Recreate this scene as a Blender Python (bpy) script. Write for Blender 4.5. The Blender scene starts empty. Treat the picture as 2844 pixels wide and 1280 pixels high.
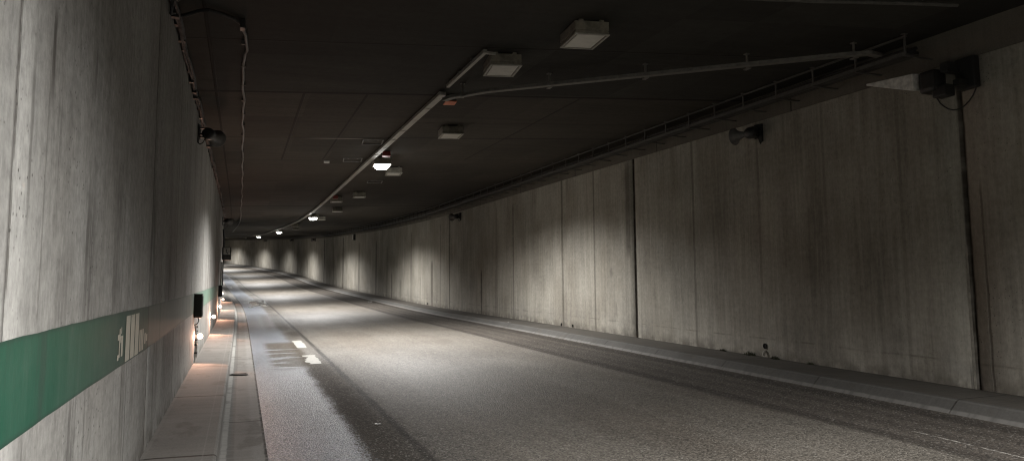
import bpy, bmesh, math, random
from math import sin, cos, pi, radians, sqrt
from mathutils import Vector, Matrix
random.seed(7)
D = bpy.data
C = D.collections.new('tunnel'); bpy.context.scene.collection.children.link(C)
SC = bpy.context.scene

# ------------------------------------------------------------------ alignment
KS = [0, 25, 40, 55, 70, 90, 110, 135, 160]
KK = [-0.00042, 0.00043, 0.00363, -0.00122, 0.00089, 0.00429, 0.00515, 0.00554, 0.00554]
GG = [0.03325, 0.03093, 0.05399, 0.05955, 0.07818, 0.07475, 0.07783, 0.06728, 0.06728]
def interp(x, xs, ys):
    if x <= xs[0]: return ys[0]
    for i in range(len(xs)-1):
        if x <= xs[i+1]:
            t = (x-xs[i])/(xs[i+1]-xs[i]); return ys[i]*(1-t)+ys[i+1]*t
    return ys[-1]
S0, DS, NS = -60.0, 0.25, 1000
PX, PY, PZ, PT = [], [], [], []
def _build():
    x = y = z = th = 0.0
    for i in range(NS):
        s = S0+i*DS
        th += interp(s, KS, KK)*DS; x += -sin(th)*DS; y += cos(th)*DS; z += interp(s, KS, GG)*DS
        PX.append(x); PY.append(y); PZ.append(z); PT.append(th)
    i0 = int(-S0/DS)
    t0 = PT[i0]
    x0, y0, z0 = PX[i0], PY[i0], PZ[i0]
    for i in range(NS):
        dx, dy = PX[i]-x0, PY[i]-y0
        PX[i] = dx*cos(t0)+dy*sin(t0); PY[i] = -dx*sin(t0)+dy*cos(t0); PZ[i] -= z0; PT[i] -= t0
_build()
Z0 = 1.55
def at(s):
    f = (s-S0)/DS; i = max(0, min(NS-2, int(f))); t = f-i
    return [a[i]*(1-t)+a[i+1]*t for a in (PX, PY, PZ, PT)]
def W(s, l, h):
    x, y, z, t = at(s)
    return Vector((x+l*cos(t), y+l*sin(t), z+h+Z0))
def heading(s): return at(s)[3]
def grade(s): return (at(s+.5)[2]-at(s-.5)[2])

LX, RX = -0.714, 8.012
def roadh(l): return -1.57+(l-.26)*.02305
def ceilh(l): return 2.68+.039*(l-LX)

# ------------------------------------------------------------------ tagging helpers
def tag(o, label=None, cat=None, group=None, kind=None):
    if label: o['label'] = label
    if cat: o['category'] = cat
    if group: o['group'] = group
    if kind: o['kind'] = kind
    return o
def empty(name, loc, rz=0, rx=0):
    o = D.objects.new(name, None); C.objects.link(o); o.empty_display_size = .1
    o.location = loc; o.rotation_euler = (rx, 0, rz); return o
def mesh_obj(name, bm, mat, parent=None, smooth=False):
    me = D.meshes.new(name); bm.normal_update(); bm.to_mesh(me); bm.free()
    if smooth:
        for p in me.polygons: p.use_smooth = True
    me.materials.append(mat)
    o = D.objects.new(name, me); C.objects.link(o)
    if parent: o.parent = parent
    return o
def copy_tree(o, parent=None):
    c = o.copy(); C.objects.link(c)
    if parent: c.parent = parent
    for ch in list(o.children): copy_tree(ch, c)
    return c
def bx(bm, c, d, rot=None, bev=0):
    r = bmesh.ops.create_cube(bm, size=1)
    M = Matrix.Translation(Vector(c)) @ (rot.to_4x4() if rot else Matrix()) @ Matrix.Diagonal((d[0], d[1], d[2], 1))
    bmesh.ops.transform(bm, matrix=M, verts=r['verts'])
    if bev:
        es = list({e for v in r['verts'] for e in v.link_edges})
        bmesh.ops.bevel(bm, geom=es, offset=bev, segments=2, affect='EDGES', profile=.6)
def tube(bm, pts, r, n=8, cap=True):
    pts = [Vector(p) for p in pts]; rings = []
    up = Vector((0, 0, 1)); prev = None
    for i, p in enumerate(pts):
        d = (pts[min(i+1, len(pts)-1)]-pts[max(i-1, 0)]).normalized()
        a = d.cross(up if prev is None else prev)
        if a.length < 1e-3: a = d.cross(Vector((1, 0, 0)))
        a.normalize(); b = d.cross(a).normalized(); 
        rr = r[i] if isinstance(r, (list, tuple)) else r
        rings.append([bm.verts.new(p+a*rr*cos(2*pi*k/n)+b*rr*sin(2*pi*k/n)) for k in range(n)])
    for i in range(len(rings)-1):
        for k in range(n):
            try: bm.faces.new((rings[i][k], rings[i][(k+1) % n], rings[i+1][(k+1) % n], rings[i+1][k]))
            except ValueError: pass
    if cap:
        bm.faces.new(rings[0]); bm.faces.new(rings[-1][::-1])
def lathe(bm, prof, n=24, axis='Y'):
    rings = []
    for (r, y) in prof:
        rings.append([bm.verts.new((r*cos(2*pi*k/n), y, r*sin(2*pi*k/n))) for k in range(n)])
    for i in range(len(rings)-1):
        for k in range(n):
            bm.faces.new((rings[i][k], rings[i][(k+1) % n], rings[i+1][(k+1) % n], rings[i+1][k]))
    return rings
def sweep(name, prof, ss, mat, parent=None, off=None, vmode='lat', smooth=True, thick=None):
    """profile (lat,h) swept along the tunnel; UV = (s, lat or h)"""
    bm = bmesh.new(); uvl = bm.loops.layers.uv.new('UVMap'); rows = []
    for s in ss:
        row = []
        for (l, h) in prof:
            dl, dh = off(s, l, h) if off else (0, 0)
            row.append(bm.verts.new(W(s, l+dl, h+dh)))
        rows.append(row)
    for i in range(len(ss)-1):
        for j in range(len(prof)-1):
            f = bm.faces.new((rows[i][j], rows[i][j+1], rows[i+1][j+1], rows[i+1][j]))
            uv = [(ss[i], prof[j]), (ss[i], prof[j+1]), (ss[i+1], prof[j+1]), (ss[i+1], prof[j])]
            for lp, (s, p) in zip(f.loops, uv): lp[uvl].uv = (s, p[0] if vmode == 'lat' else p[1])
    return mesh_obj(name, bm, mat, parent, smooth)
def frange(a, b, d):
    n = int(round((b-a)/d)); return [a+(b-a)*i/n for i in range(n+1)]

# ------------------------------------------------------------------ node helper
class G:
    def __init__(s, name):
        s.m = D.materials.new(name); s.m.use_nodes = True; s.t = s.m.node_tree; s.n = s.t.nodes; s.L = s.t.links
        s.b = s.n['Principled BSDF']; s._uv = None
    def new(s, t): return s.n.new(t)
    def put(s, sock, v):
        if hasattr(v, 'is_linked') or isinstance(v, bpy.types.NodeSocket): s.L.new(v, sock)
        else: sock.default_value = v
    def math(s, op, a, b=None, c=None, clamp=False):
        n = s.new('ShaderNodeMath'); n.operation = op; n.use_clamp = clamp
        for k, v in enumerate((a, b, c)):
            if v is not None: s.put(n.inputs[k], v)
        return n.outputs[0]
    def add(s, a, b): return s.math('ADD', a, b)
    def mul(s, a, b): return s.math('MULTIPLY', a, b)
    def uv(s):
        if s._uv is None:
            u = s.new('ShaderNodeUVMap'); x = s.new('ShaderNodeSeparateXYZ'); s.L.new(u.outputs[0], x.inputs[0])
            s._uv = (x.outputs[0], x.outputs[1])
        return s._uv
    def obj(s):
        t = s.new('ShaderNodeTexCoord'); return t.outputs['Object']
    def vec(s, x, y, z=0.0):
        n = s.new('ShaderNodeCombineXYZ'); s.put(n.inputs[0], x); s.put(n.inputs[1], y); s.put(n.inputs[2], z); return n.outputs[0]
    def noise(s, v, scale=1, detail=4, rough=.55, dist=0):
        n = s.new('ShaderNodeTexNoise'); s.put(n.inputs['Vector'], v); n.inputs['Scale'].default_value = scale
        n.inputs['Detail'].default_value = detail; n.inputs['Roughness'].default_value = rough; n.inputs['Distortion'].default_value = dist
        return n.outputs['Fac']
    def voro(s, v, scale=1, feat='F1', out='Color'):
        n = s.new('ShaderNodeTexVoronoi'); n.feature = feat; s.put(n.inputs['Vector'], v); n.inputs['Scale'].default_value = scale
        return n.outputs[out]
    def smooth(s, x, a, b, ta=0., tb=1.):
        n = s.new('ShaderNodeMapRange'); n.interpolation_type = 'SMOOTHSTEP'
        s.put(n.inputs[0], x); s.put(n.inputs[1], a); s.put(n.inputs[2], b); n.inputs[3].default_value = ta; n.inputs[4].default_value = tb
        return n.outputs[0]
    def mix(s, f, a, b):
        n = s.new('ShaderNodeMix'); n.data_type = 'RGBA'; s.put(n.inputs[0], f)
        for k, v in ((6, a), (7, b)):
            if isinstance(v, tuple): n.inputs[k].default_value = v if len(v) == 4 else (*v, 1)
            else: s.L.new(v, n.inputs[k])
        return n.outputs[2]
    def scale(s, col, f):
        n = s.new('ShaderNodeMix'); n.data_type = 'RGBA'; n.blend_type = 'MULTIPLY'; n.inputs[0].default_value = 1
        if isinstance(col, tuple): n.inputs[6].default_value = (*col, 1)
        else: s.L.new(col, n.inputs[6])
        c = s.new('ShaderNodeCombineColor')
        for k in range(3): s.put(c.inputs[k], f)
        s.L.new(c.outputs[0], n.inputs[7]); return n.outputs[2]
    def line(s, x, c, w, soft=None):
        """1 on |x-c|<w fading over soft"""
        d = s.math('ABSOLUTE', s.math('SUBTRACT', x, c)); return s.smooth(d, w, w+(soft or w), 1., 0.)
    def within(s, x, a, b, soft=.05):
        return s.mul(s.smooth(x, a-soft, a+soft), s.smooth(x, b-soft, b+soft, 1., 0.))
    def done(s, col, rough=.8, bump=None, dist=.005, strength=1., metal=0., spec=None):
        if isinstance(col, tuple): s.b.inputs['Base Color'].default_value = (*col, 1)
        else: s.L.new(col, s.b.inputs['Base Color'])
        s.put(s.b.inputs['Roughness'], rough); s.b.inputs['Metallic'].default_value = metal
        if spec is not None: s.b.inputs['Specular IOR Level'].default_value = spec
        if bump is not None:
            b = s.new('ShaderNodeBump'); b.inputs['Distance'].default_value = dist; b.inputs['Strength'].default_value = strength
            s.L.new(bump, b.inputs['Height']); s.L.new(b.outputs[0], s.b.inputs['Normal'])
        return s.m

def simple(name, col, rough=.6, metal=0., var=.35, scale=14):
    g = G(name); o = g.obj(); n = g.noise(o, scale, 5, .6)
    c = g.scale(col, g.smooth(n, .25, .75, 1-var, 1+var*.6))
    return g.done(c, g.smooth(n, .3, .7, rough-.1, rough+.1), n, .002, .4, metal)

# ---- concrete of the walls
def concrete(name, base, dark, lines, drips, left=False):
    g = G(name); s, h = g.uv()
    cloud = g.noise(g.vec(s, h), .55, 6, .6, .4)
    stre = g.noise(g.vec(g.mul(s, 13), g.mul(h, .55)), 1, 7, .66, .15)
    stre2 = g.noise(g.vec(g.mul(s, 2.6), g.mul(h, .22), 3.1), 1, 5, .6, .1)
    fine = g.add(g.mul(g.noise(g.vec(g.mul(s, 34), g.mul(h, 14)), 1, 4, .7), .5), g.mul(g.noise(g.vec(s, h, 6), 11, 5, .72), .5))
    pores = g.voro(g.vec(s, h), 21, 'F1', 'Distance')
    pm = g.mul(g.smooth(pores, .07, .17, 1, 0), g.smooth(g.noise(g.vec(s, h, 7.7), 2.3, 3), .44, .6))
    weave = g.noise(g.vec(g.mul(s, 2.2), g.mul(h, 16), 9), 1, 4, .65)
    v = g.add(g.add(g.mul(g.math('SUBTRACT', cloud, .5), .75), g.mul(g.math('SUBTRACT', stre, .5), .65 if left else .95)),
              g.add(g.mul(g.math('SUBTRACT', stre2, .5), .5), g.add(g.mul(g.math('SUBTRACT', fine, .5), 1.9 if left else 1.3), g.mul(g.math('SUBTRACT', weave, .5), .22))))
    f = g.math('ADD', v, 1.0)
    col = g.scale(g.mix(g.smooth(g.noise(g.vec(g.mul(s, .8), g.mul(h, .5), 1.7), 1.2, 4), .35, .7), base, dark), f)
    # runs of dirt and damp
    run = g.noise(g.vec(g.mul(s, 1.9), g.mul(h, .10), 21), 1, 4, .6, .2)
    edge = g.noise(g.vec(g.mul(s, 14), g.mul(h, .6), 2), 1, 3)
    runm = g.mul(g.smooth(run, .57, .70), g.smooth(edge, .3, .65))
    col = g.mix(g.mul(runm, .32), col, g.scale((.10, .085, .065), f))
    # pale lime wash
    lime = g.mul(g.smooth(g.noise(g.vec(g.mul(s, 7), g.mul(h, .25), 33), 1, 4), .6, .75), .35)
    col = g.mix(lime, col, g.scale((.42, .40, .36), f))
    wob = g.mul(g.math('SUBTRACT', g.noise(g.vec(.3, g.mul(h, 1.6)), 2, 3), .5), .035)
    sw = g.add(s, wob)
    tot = None
    for (c, w, h0, h1, k) in lines:
        q = g.line(sw, c, w, w*1.6)
        if h0 > -1.4 or h1 < 2.5: q = g.mul(q, g.within(h, h0, h1, .12))
        q = g.mul(q, k); tot = q if tot is None else g.math('MAXIMUM', tot, q)
    if tot is not None:
        brk = g.smooth(g.noise(g.vec(0.1, g.mul(h, 4), 4), 1, 4), .2, .5, .55, 1)
        col = g.mix(g.mul(tot, g.mul(brk, .8)), col, (.035, .028, .02))
    for (c, w, h0, h1, k) in drips:          # ragged stain with a soft outline
        ws = g.add(s, g.mul(g.math('SUBTRACT', g.noise(g.vec(g.mul(s, 5), g.mul(h, 5), c), 1, 4), .5), w*1.3))
        q = g.mul(g.line(ws, c, w*.35, w*.8), g.within(h, h0, h1, (h1-h0)*.28))
        q = g.mul(q, g.smooth(g.noise(g.vec(g.mul(s, 24), g.mul(h, 1.2), c), 1, 4), .32, .62))
        col = g.mix(g.mul(q, min(1, k*(1.0 if left else .8))), col, (.075, .068, .06))
    if not left:
        hl = g.mul(g.line(g.add(h, g.mul(g.math('SUBTRACT', cloud, .5), .05)), -.97, .006, .012), g.smooth(g.noise(g.vec(g.mul(s, 2), h, 15), 1, 4), .45, .6))
        col = g.mix(g.mul(hl, .45), col, (.07, .06, .05))
        spl = g.mul(g.smooth(h, -1.1, -.5, 1, 0), g.smooth(g.noise(g.vec(g.mul(s, 1.3), g.mul(h, 2.5), 19), 1, 5), .42, .62))
        col = g.mix(g.mul(spl, .35), col, g.scale((.19, .18, .165), f))
    # grime along the foot of the wall
    foot = g.mul(g.smooth(h, -1.46 if left else -1.27, (-1.46 if left else -1.27)+.22, 1, 0), g.smooth(g.noise(g.vec(g.mul(s, 4), g.mul(h, 4)), 1, 5), .35, .6))
    col = g.mix(g.mul(foot, .6), col, (.07, .06, .048))
    col = g.mix(g.mul(pm, .75), col, (.05, .045, .04))
    bump = g.add(g.add(g.mul(fine, .5), g.mul(stre, .6)), g.mul(pm, -1.2))
    if tot is not None: bump = g.add(bump, g.mul(tot, -2.))
    return g.done(col, .82, bump, .006, .55, spec=.3)

RLINES = [(13.68, .022, -1.4, 2.7, 1.2), (6.01, .02, -1.4, 2.7, 1.2), (11.5, .018, -1.3, 2.7, .5), (9.65, .016, -.3, 2.7, .35), (15.62, .02, -1.3, 2.7, .6), (17.48, .03, -1.3, 2.7, .7), (13.98, .05, .5, 2.6, .6),
          (21.18, .035, -1.3, 2.3, .55), (22.9, .03, -1.3, .3, .3), (24.39, .035, -1.3, .25, .95), (22.75, .05, -1.3, 2.4, .35), (28.51, .05, -1.3, 2.5, .8), (31.3, .10, -1.3, .7, .7),
          (29.9, .05, -1.3, 2.3, .5), (33.4, .04, -1.3, .0, .5), (35.2, .06, -1.3, 2.2, .5), (37.5, .06, -1.3, -.2, .45), (39.5, .09, -1.3, .1, .6), (43.45, .09, -1.3, 2, .8), (40.6, .07, -1.3, 1.6, .5),
          (48.5, .1, -1.3, 2, .6), (54.34, .1, -1.3, 2.5, .9), (63.36, .12, -1.3, 2.5, .9), (58.5, .1, -1.3, 2, .5), (74, .14, -1.3, .5, .6), (81, .15, -1.3, 2.3, .6), (5.83, .007, -1.3, 1.1, .6), (6.9, .015, -1.3, 2.5, .25), (8.2, .015, -.6, 2.6, .25)]
RDRIPS = [(8.4, .25, -.9, 1.4, .35), (7.3, .3, -1.1, .6, .35), (6.05, .12, -1.3, -1.0, .9), (10.7, .3, -.4, 1.8, .3), (14.6, .09, -.9, -.55, .6), (14.8, .1, .05, .25, .6), (19.5, .2, .8, 2.4, .3), (25.4, .5, -.6, .3, .45), (26.4, .5, .6, 2.2, .4)]
LLINES = [(2.79, .004, -1.5, 2.7, .85), (6.78, .012, -1.5, 2.7, .8), (4.2, .006, -1.5, -.55, .35), (5.62, .008, -1.5, -.55, .6), (5.25, .006, -.2, 1.6, .35), (3.2, .006, -.2, .9, .3), (9.3, .02, -1.5, 2.7, .6), (10.2, .02, -1.5, 2.6, .45), (15.5, .05, -1.5, 2.6, .5), (18, .06, -1.5, 2.6, .6), (22.8, .08, -1.5, 2.6, .6), (26, .1, -1.5, 2.6, .5), (12.3, .03, -1.2, 2.6, .4)]
LDRIPS = [(4.15, .16, -.22, .42, .75), (3.9, .12, -1.0, -.56, .7), (5.0, .16, -.25, .62, .6), (5.45, .10, -1.05, -.58, .7), (6.95, .26, -.2, .75, .8), (3.1, .05, -.95, -.58, .6), (7.4, .25, -1.2, -.3, .6),
          (3.25, .035, .72, 1.05, .9), (3.4, .05, .2, .75, .6), (2.98, .03, .2, .8, .5), (4.1, .03, .95, 1.15, .8), (4.75, .05, .55, .95, .4), (8.4, .4, -.9, .3, .6), (10.8, .5, -1, .2, .5), (5.95, .12, -.95, -.62, .5), (3.6, .2, -.25, .1, .35), (2.6, .1, -.1, .4, .4)]
M_RW = concrete('wall_concrete_brown', (.315, .298, .258), (.245, .227, .191), RLINES, RDRIPS)
M_LW = concrete('wall_concrete_grey', (.325, .32, .302), (.258, .249, .230), LLINES, LDRIPS, True)

# ---- ceiling
def ceiling_mat():
    g = G('ceiling_soot'); s, l = g.uv()
    q = g.add(s, g.mul(l, .147))
    cl = g.noise(g.vec(s, l), .5, 5, .6); fi = g.noise(g.vec(s, l, 2), 9, 6, .65); tr = g.noise(g.vec(g.mul(s, 5), g.mul(l, .5), 4), 1, 5, .6)
    f = g.add(1., g.add(g.mul(g.math('SUBTRACT', cl, .5), .8), g.add(g.mul(g.math('SUBTRACT', fi, .5), .6), g.mul(g.math('SUBTRACT', tr, .5), .7))))
    col = g.scale(g.mix(g.smooth(q, 10.9, 11.2), (.031, .030, .026), (.042, .037, .030)), f)
    pan = g.noise(g.vec(g.math('FLOOR', g.mul(q, .55)), g.math('FLOOR', g.mul(l, 1.1)), 1), 1.37, 1)
    col = g.scale(col, g.smooth(pan, .3, .7, .8, 1.2))
    col = g.mix(g.mul(g.smooth(l, -.42, -.38, 1, 0), .55), col, g.scale((.052, .044, .034), f))
    tot = None
    for c, w, k in ((8.55, .012, .6), (11.03, .03, 1), (13.15, .014, .5), (14.7, .022, .9), (17.6, .02, .3), (21.5, .03, .4), (25.2, .03, .4)):
        x = g.mul(g.line(q, c, w, w), k); tot = x if tot is None else g.math('MAXIMUM', tot, x)
    for c, w in ((29.25, .07), (41., .09), (53., .12), (64, .15)):
        tot = g.math('MAXIMUM', tot, g.line(s, c, w, w))
    tot = g.math('MAXIMUM', tot, g.mul(g.line(l, -.405, .012, .012), .9))
    lj = g.mul(g.math('MAXIMUM', g.line(l, .82, .012, .014), g.math('MAXIMUM', g.line(l, 1.74, .012, .014), g.line(l, 5.1, .012, .014))), g.within(q, 11, 17.6, .02))
    tot = g.math('MAXIMUM', tot, g.mul(lj, .7))
    col = g.mix(tot, col, (.012, .010, .008))
    eff = g.mul(g.line(q, 14.78, .02, .03), g.within(l, 1.3, 2.2, .3))
    col = g.mix(g.mul(eff, .7), col, (.3, .28, .25))
    return g.done(col, .88, g.add(fi, g.mul(tot, -2)), .006, .5, spec=.2)
M_CE = ceiling_mat()
M_STRIP = simple('stained_joint_filler', (.26, .245, .21), .8)

# ---- asphalt
def road_mat():
    g = G('asphalt_worn'); s, l = g.uv()
    V = g.vec(s, l)
    big = g.noise(V, .7, 5, .6); med = g.noise(g.vec(s, l, 5), 6, 5, .6)
    grain = g.voro(V, 66, 'F1', 'Color'); gs = g.new('ShaderNodeSeparateColor'); g.L.new(grain, gs.inputs[0]); gr = gs.outputs[0]
    gd = g.voro(V, 66, 'F1', 'Distance')
    gr2 = g.noise(g.vec(s, l, 9), 120, 3, .7)
    long = g.noise(g.vec(g.mul(s, .12), g.mul(l, 5)), 1, 5, .6, .1)
    wl = g.add(l, g.add(g.mul(g.math('SUBTRACT', g.noise(g.vec(g.mul(s, .9), l, 8), 1.5, 6, .62), .5), .20), g.mul(g.math('SUBTRACT', g.add(gr, gr2), 1.), .13)))
    lane = (.160, .149, .133); sheen_tint = (.225, .24, .268); brown = (.042, .034, .026); side = (.082, .069, .057)  # second tone: bluish sheen of the wet strip painted into its colour
    dk = g.mul(g.mul(g.smooth(wl, 1.04, 1.10), g.smooth(wl, 1.3, 1.8, 1, .35)), g.mul(g.smooth(s, 15.6, 12.6), g.smooth(wl, 1.55, 2.9, 1, 0)))
    # the dark band thins out beyond the painted dashes
    dk2 = g.math('MAXIMUM', g.mul(g.within(wl, 1.2, 1.55, .10), g.mul(g.smooth(s, 17, 21), g.smooth(g.noise(g.vec(g.mul(s, .35), g.mul(l, .6), 13), 1, 3), .45, .62))), g.mul(g.mul(g.within(wl, .78, 1.48, .10), g.within(s, 22.5, 31, 1.6)), g.smooth(med, .3, .5, .5, 1)))
    col = g.mix(g.smooth(wl, 1.05, 1.2), sheen_tint, lane)
    tan = g.smooth(wl, 1.3, 2.4)
    col = g.mix(g.mul(tan, .55), col, (.197, .176, .146))
    col = g.mix(g.math('MAXIMUM', g.mul(g.mul(dk, .88), g.smooth(big, .25, .5, .65, 1)), g.mul(dk2, .85)), col, brown)
    mott = g.mul(g.mul(g.smooth(g.noise(g.vec(g.mul(s, .35), l, 41), .9, 5), .40, .60), g.smooth(wl, 1.2, 2)), .55)
    col = g.mix(mott, col, (.125, .106, .086))
    seam = g.line(g.add(l, g.mul(g.math('SUBTRACT', med, .5), .06)), 1.56, .018, .05)
    col = g.mix(g.mul(seam, g.smooth(big, .3, .55, .55, .95)), col, (.03, .026, .022))
    sd = g.smooth(g.add(l, g.mul(g.math('SUBTRACT', long, .5), .5)), 5.45, 5.75)
    col = g.mix(g.mul(sd, .85), col, side)
    for c, w, k in ((5.68, .06, .75), (6.1, .05, .35), (6.85, .09, .8), (6.45, .04, .4)):
        q = g.line(g.add(l, g.mul(g.math('SUBTRACT', long, .5), .28)), c, w, .10)
        col = g.mix(g.mul(q, g.mul(k, g.smooth(med, .3, .6, .5, 1))), col, (.035, .028, .022))
    # smears of damp grit beside the dashes
    wet = g.add(g.noise(g.vec(g.mul(s, 2.6), g.mul(l, .7), 17), 1, 6, .65, .5), g.mul(g.smooth(l, .5, 1.3), .06))
    wm = g.mul(g.mul(g.smooth(wet, .42, .48), g.within(s, 13.0, 18.2, .5)), g.within(l, .55, 1.25, .1))
    col = g.mix(g.mul(wm, .92), col, (.062, .05, .034))
    pn = g.mul(g.math('SUBTRACT', g.noise(g.vec(g.mul(s, .5), g.mul(l, 1.6), 23), 1.4, 5), .5), 1.2)
    pud = g.mul(g.within(g.add(s, g.mul(pn, 5)), 38.2, 42.4, .25), g.within(g.add(l, pn), .70, 1.48, .08))
    col = g.mix(g.mul(pud, .85), col, (.03, .027, .022))
    # wheel polish, scuffs
    pale = g.mul(g.mul(g.line(g.add(l, g.mul(s, -.03)), 5.86, .006, .012), g.within(s, 3.2, 5.2, .15)), g.smooth(med, .45, .55))
    col = g.mix(g.mul(pale, .8), col, (.5, .48, .44))
    tot = g.add(g.mul(g.math('SUBTRACT', big, .5), .55), g.add(g.mul(g.math('SUBTRACT', gr, .5), 1.15), g.add(g.mul(g.math('SUBTRACT', med, .5), .35), g.add(g.mul(g.math('SUBTRACT', gr2, .5), .7), g.mul(g.math('SUBTRACT', long, .5), .45)))))
    col = g.scale(col, g.math('MAXIMUM', g.add(1., tot), .15))
    spark = g.smooth(gr, .93, .97)
    col = g.mix(g.mul(spark, .35), col, (.45, .44, .41))
    rough = g.mix(g.smooth(wl, 1.02, 1.15), (.34, .34, .34), (.62, .62, .62))
    rr = g.new('ShaderNodeSeparateColor'); g.L.new(rough, rr.inputs[0])
    ro = g.math('MINIMUM', g.add(rr.outputs[0], g.mul(g.math('MAXIMUM', g.math('MAXIMUM', dk, wm), sd), .36)), 1.)
    ro = g.math('SUBTRACT', ro, g.mul(pud, .45))
    return g.done(col, ro, g.add(g.mul(gd, -1.), g.mul(gr2, .5)), .012, .8)
M_ROAD = road_mat()

def slab_mat(name, base, joints, edge=None, jk=.9):
    g = G(name); s, l = g.uv()
    cl = g.noise(g.vec(s, l), 1.3, 5, .6); fi = g.noise(g.vec(s, l, 3), 45, 5, .7); br = g.noise(g.vec(g.mul(s, 16), g.mul(l, 1.2), 5), 1, 5, .6)
    f = g.add(1., g.add(g.mul(g.math('SUBTRACT', cl, .5), .7), g.add(g.mul(g.math('SUBTRACT', fi, .5), .7), g.mul(g.math('SUBTRACT', br, .5), .45))))
    col = g.scale(base, f)
    if joints:
        p, o, w = joints
        m = g.math('ABSOLUTE', g.math('SUBTRACT', g.math('FRACT', g.math('DIVIDE', g.add(s, -o+p/2), p)), .5))
        j = g.smooth(g.mul(m, p), w, w*2, 1, 0)
        col = g.mix(g.mul(j, jk), col, (.03, .026, .022))
    else: j = None
    for (c, w, k, cc) in edge or ():
        q = g.mul(g.line(g.add(l, g.mul(g.math('SUBTRACT', g.noise(g.vec(g.mul(s, 4), 0.), 1, 4), .5), w*1.4)), c, w, w), g.smooth(g.noise(g.vec(g.mul(s, 9), l, 8), 1, 4), .3, .6, .35, 1))
        col = g.mix(g.mul(q, k), col, cc)
    st = g.smooth(g.noise(g.vec(s, g.mul(l, 2), 11), 1.7, 5), .55, .68)
    col = g.mix(g.mul(st, .45), col, g.scale((.085, .075, .062), f))
    b = g.add(g.mul(fi, .6), g.mul(br, .5))
    if j is not None: b = g.add(b, g.mul(j, -3))
    return g.done(col, .8, b, .006, .6, spec=.3)
M_WALK = slab_mat('walkway_concrete', (.215, .207, .192), (3.2, 6.55, .013), [(-.25, .004, .5, (.30, .29, .27)), (-.70, .012, .5, (.28, .27, .25))])
M_GUT = slab_mat('gutter_concrete', (.25, .242, .228), (6.4, 2.1, .010), [(-.10, .017, .6, (.50, .49, .46)), (-.045, .02, .5, (.09, .083, .074)), (.27, .018, .95, (.03, .027, .023)), (.05, .06, .35, (.12, .11, .095))])
M_PAVE = slab_mat('pavement_concrete', (.098, .090, .079), (3.9, 9.55, .007), [(7.22, .012, .4, (.22, .21, .19)), (7.98, .025, .7, (.045, .04, .033))])
M_KERB = slab_mat('kerb_stone', (.092, .089, .083), (1.95, 9.55, .007), [(7.055, .018, .75, (.22, .213, .20)), (7.19, .01, .4, (.17, .165, .155))], .6)
M_BEAM = slab_mat('edge_beam_concrete', (.125, .113, .094), (3.9, 1, .01))

# ---- small materials
M_DARK = simple('black_plastic', (.02, .02, .019), .5)
M_CABLE = simple('black_rubber', (.018, .017, .016), .7)
M_GALV = simple('galvanised_steel', (.34, .33, .295), .55, .3, .3, 20)
M_GALVD = simple('dull_steel', (.10, .097, .089), .6, .3, .35, 16)
M_BR = simple('tray_zinc', (.175, .168, .15), .6, .2, .35, 14)
M_SHADE_SOOT = simple('shaded_sooty_steel', (.05, .048, .043), .75, 0, .4, 12)  # on the wall tray this dark tone is underside shade put into the colour
M_PIPE = simple('grey_conduit', (.16, .155, .148), .6)
M_HOUS = simple('lamp_housing_paint', (.20, .185, .145), .6, 0, .5, 9)
M_FRAME = simple('lamp_frame_metal', (.33, .32, .28), .5, .2, .35, 15)
M_PALE = simple('pale_grey_plastic', (.36, .34, .30), .55)
M_WHITE = simple('white_plastic', (.6, .59, .56), .5)
M_ORANGE = simple('orange_plastic', (.62, .17, .07), .5)
M_RED = simple('red_plastic', (.22, .03, .022), .5)
M_WEED = simple('dry_weed', (.06, .065, .035), .8)
M_HOLE = simple('drain_mouth', (.006, .006, .005), .9)
def lens_mat():
    g = G('dirty_lamp_glass'); o = g.obj(); n = g.noise(o, 7, 5, .6); n2 = g.noise(g.vec(0., 0.), 1)
    sp = g.new('ShaderNodeSeparateXYZ'); g.L.new(o, sp.inputs[0])
    b = g.noise(g.vec(g.mul(sp.outputs[0], 1.5), g.mul(sp.outputs[1], 9)), 1, 4, .6)
    return g.done(g.scale((.50, .49, .44), g.add(.55, g.add(g.mul(n, .5), g.mul(b, .45)))), .35, n, .002, .3)
M_LENS = lens_mat()
def emit(name, col, st):
    m = D.materials.new(name); m.use_nodes = True; t = m.node_tree; t.nodes.clear()
    o = t.nodes.new('ShaderNodeOutputMaterial'); e = t.nodes.new('ShaderNodeEmission')
    e.inputs[0].default_value = (*col, 1); e.inputs[1].default_value = st; t.links.new(e.outputs[0], o.inputs[0]); return m
M_LIT = emit('lit_lamp_glass', (1, .985, .95), 30)
M_FLAT = emit('lit_flat_glass', (1, .985, .95), 6)
M_GUIDE = emit('lit_guide_lens', (1, .74, .58), 7)

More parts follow.
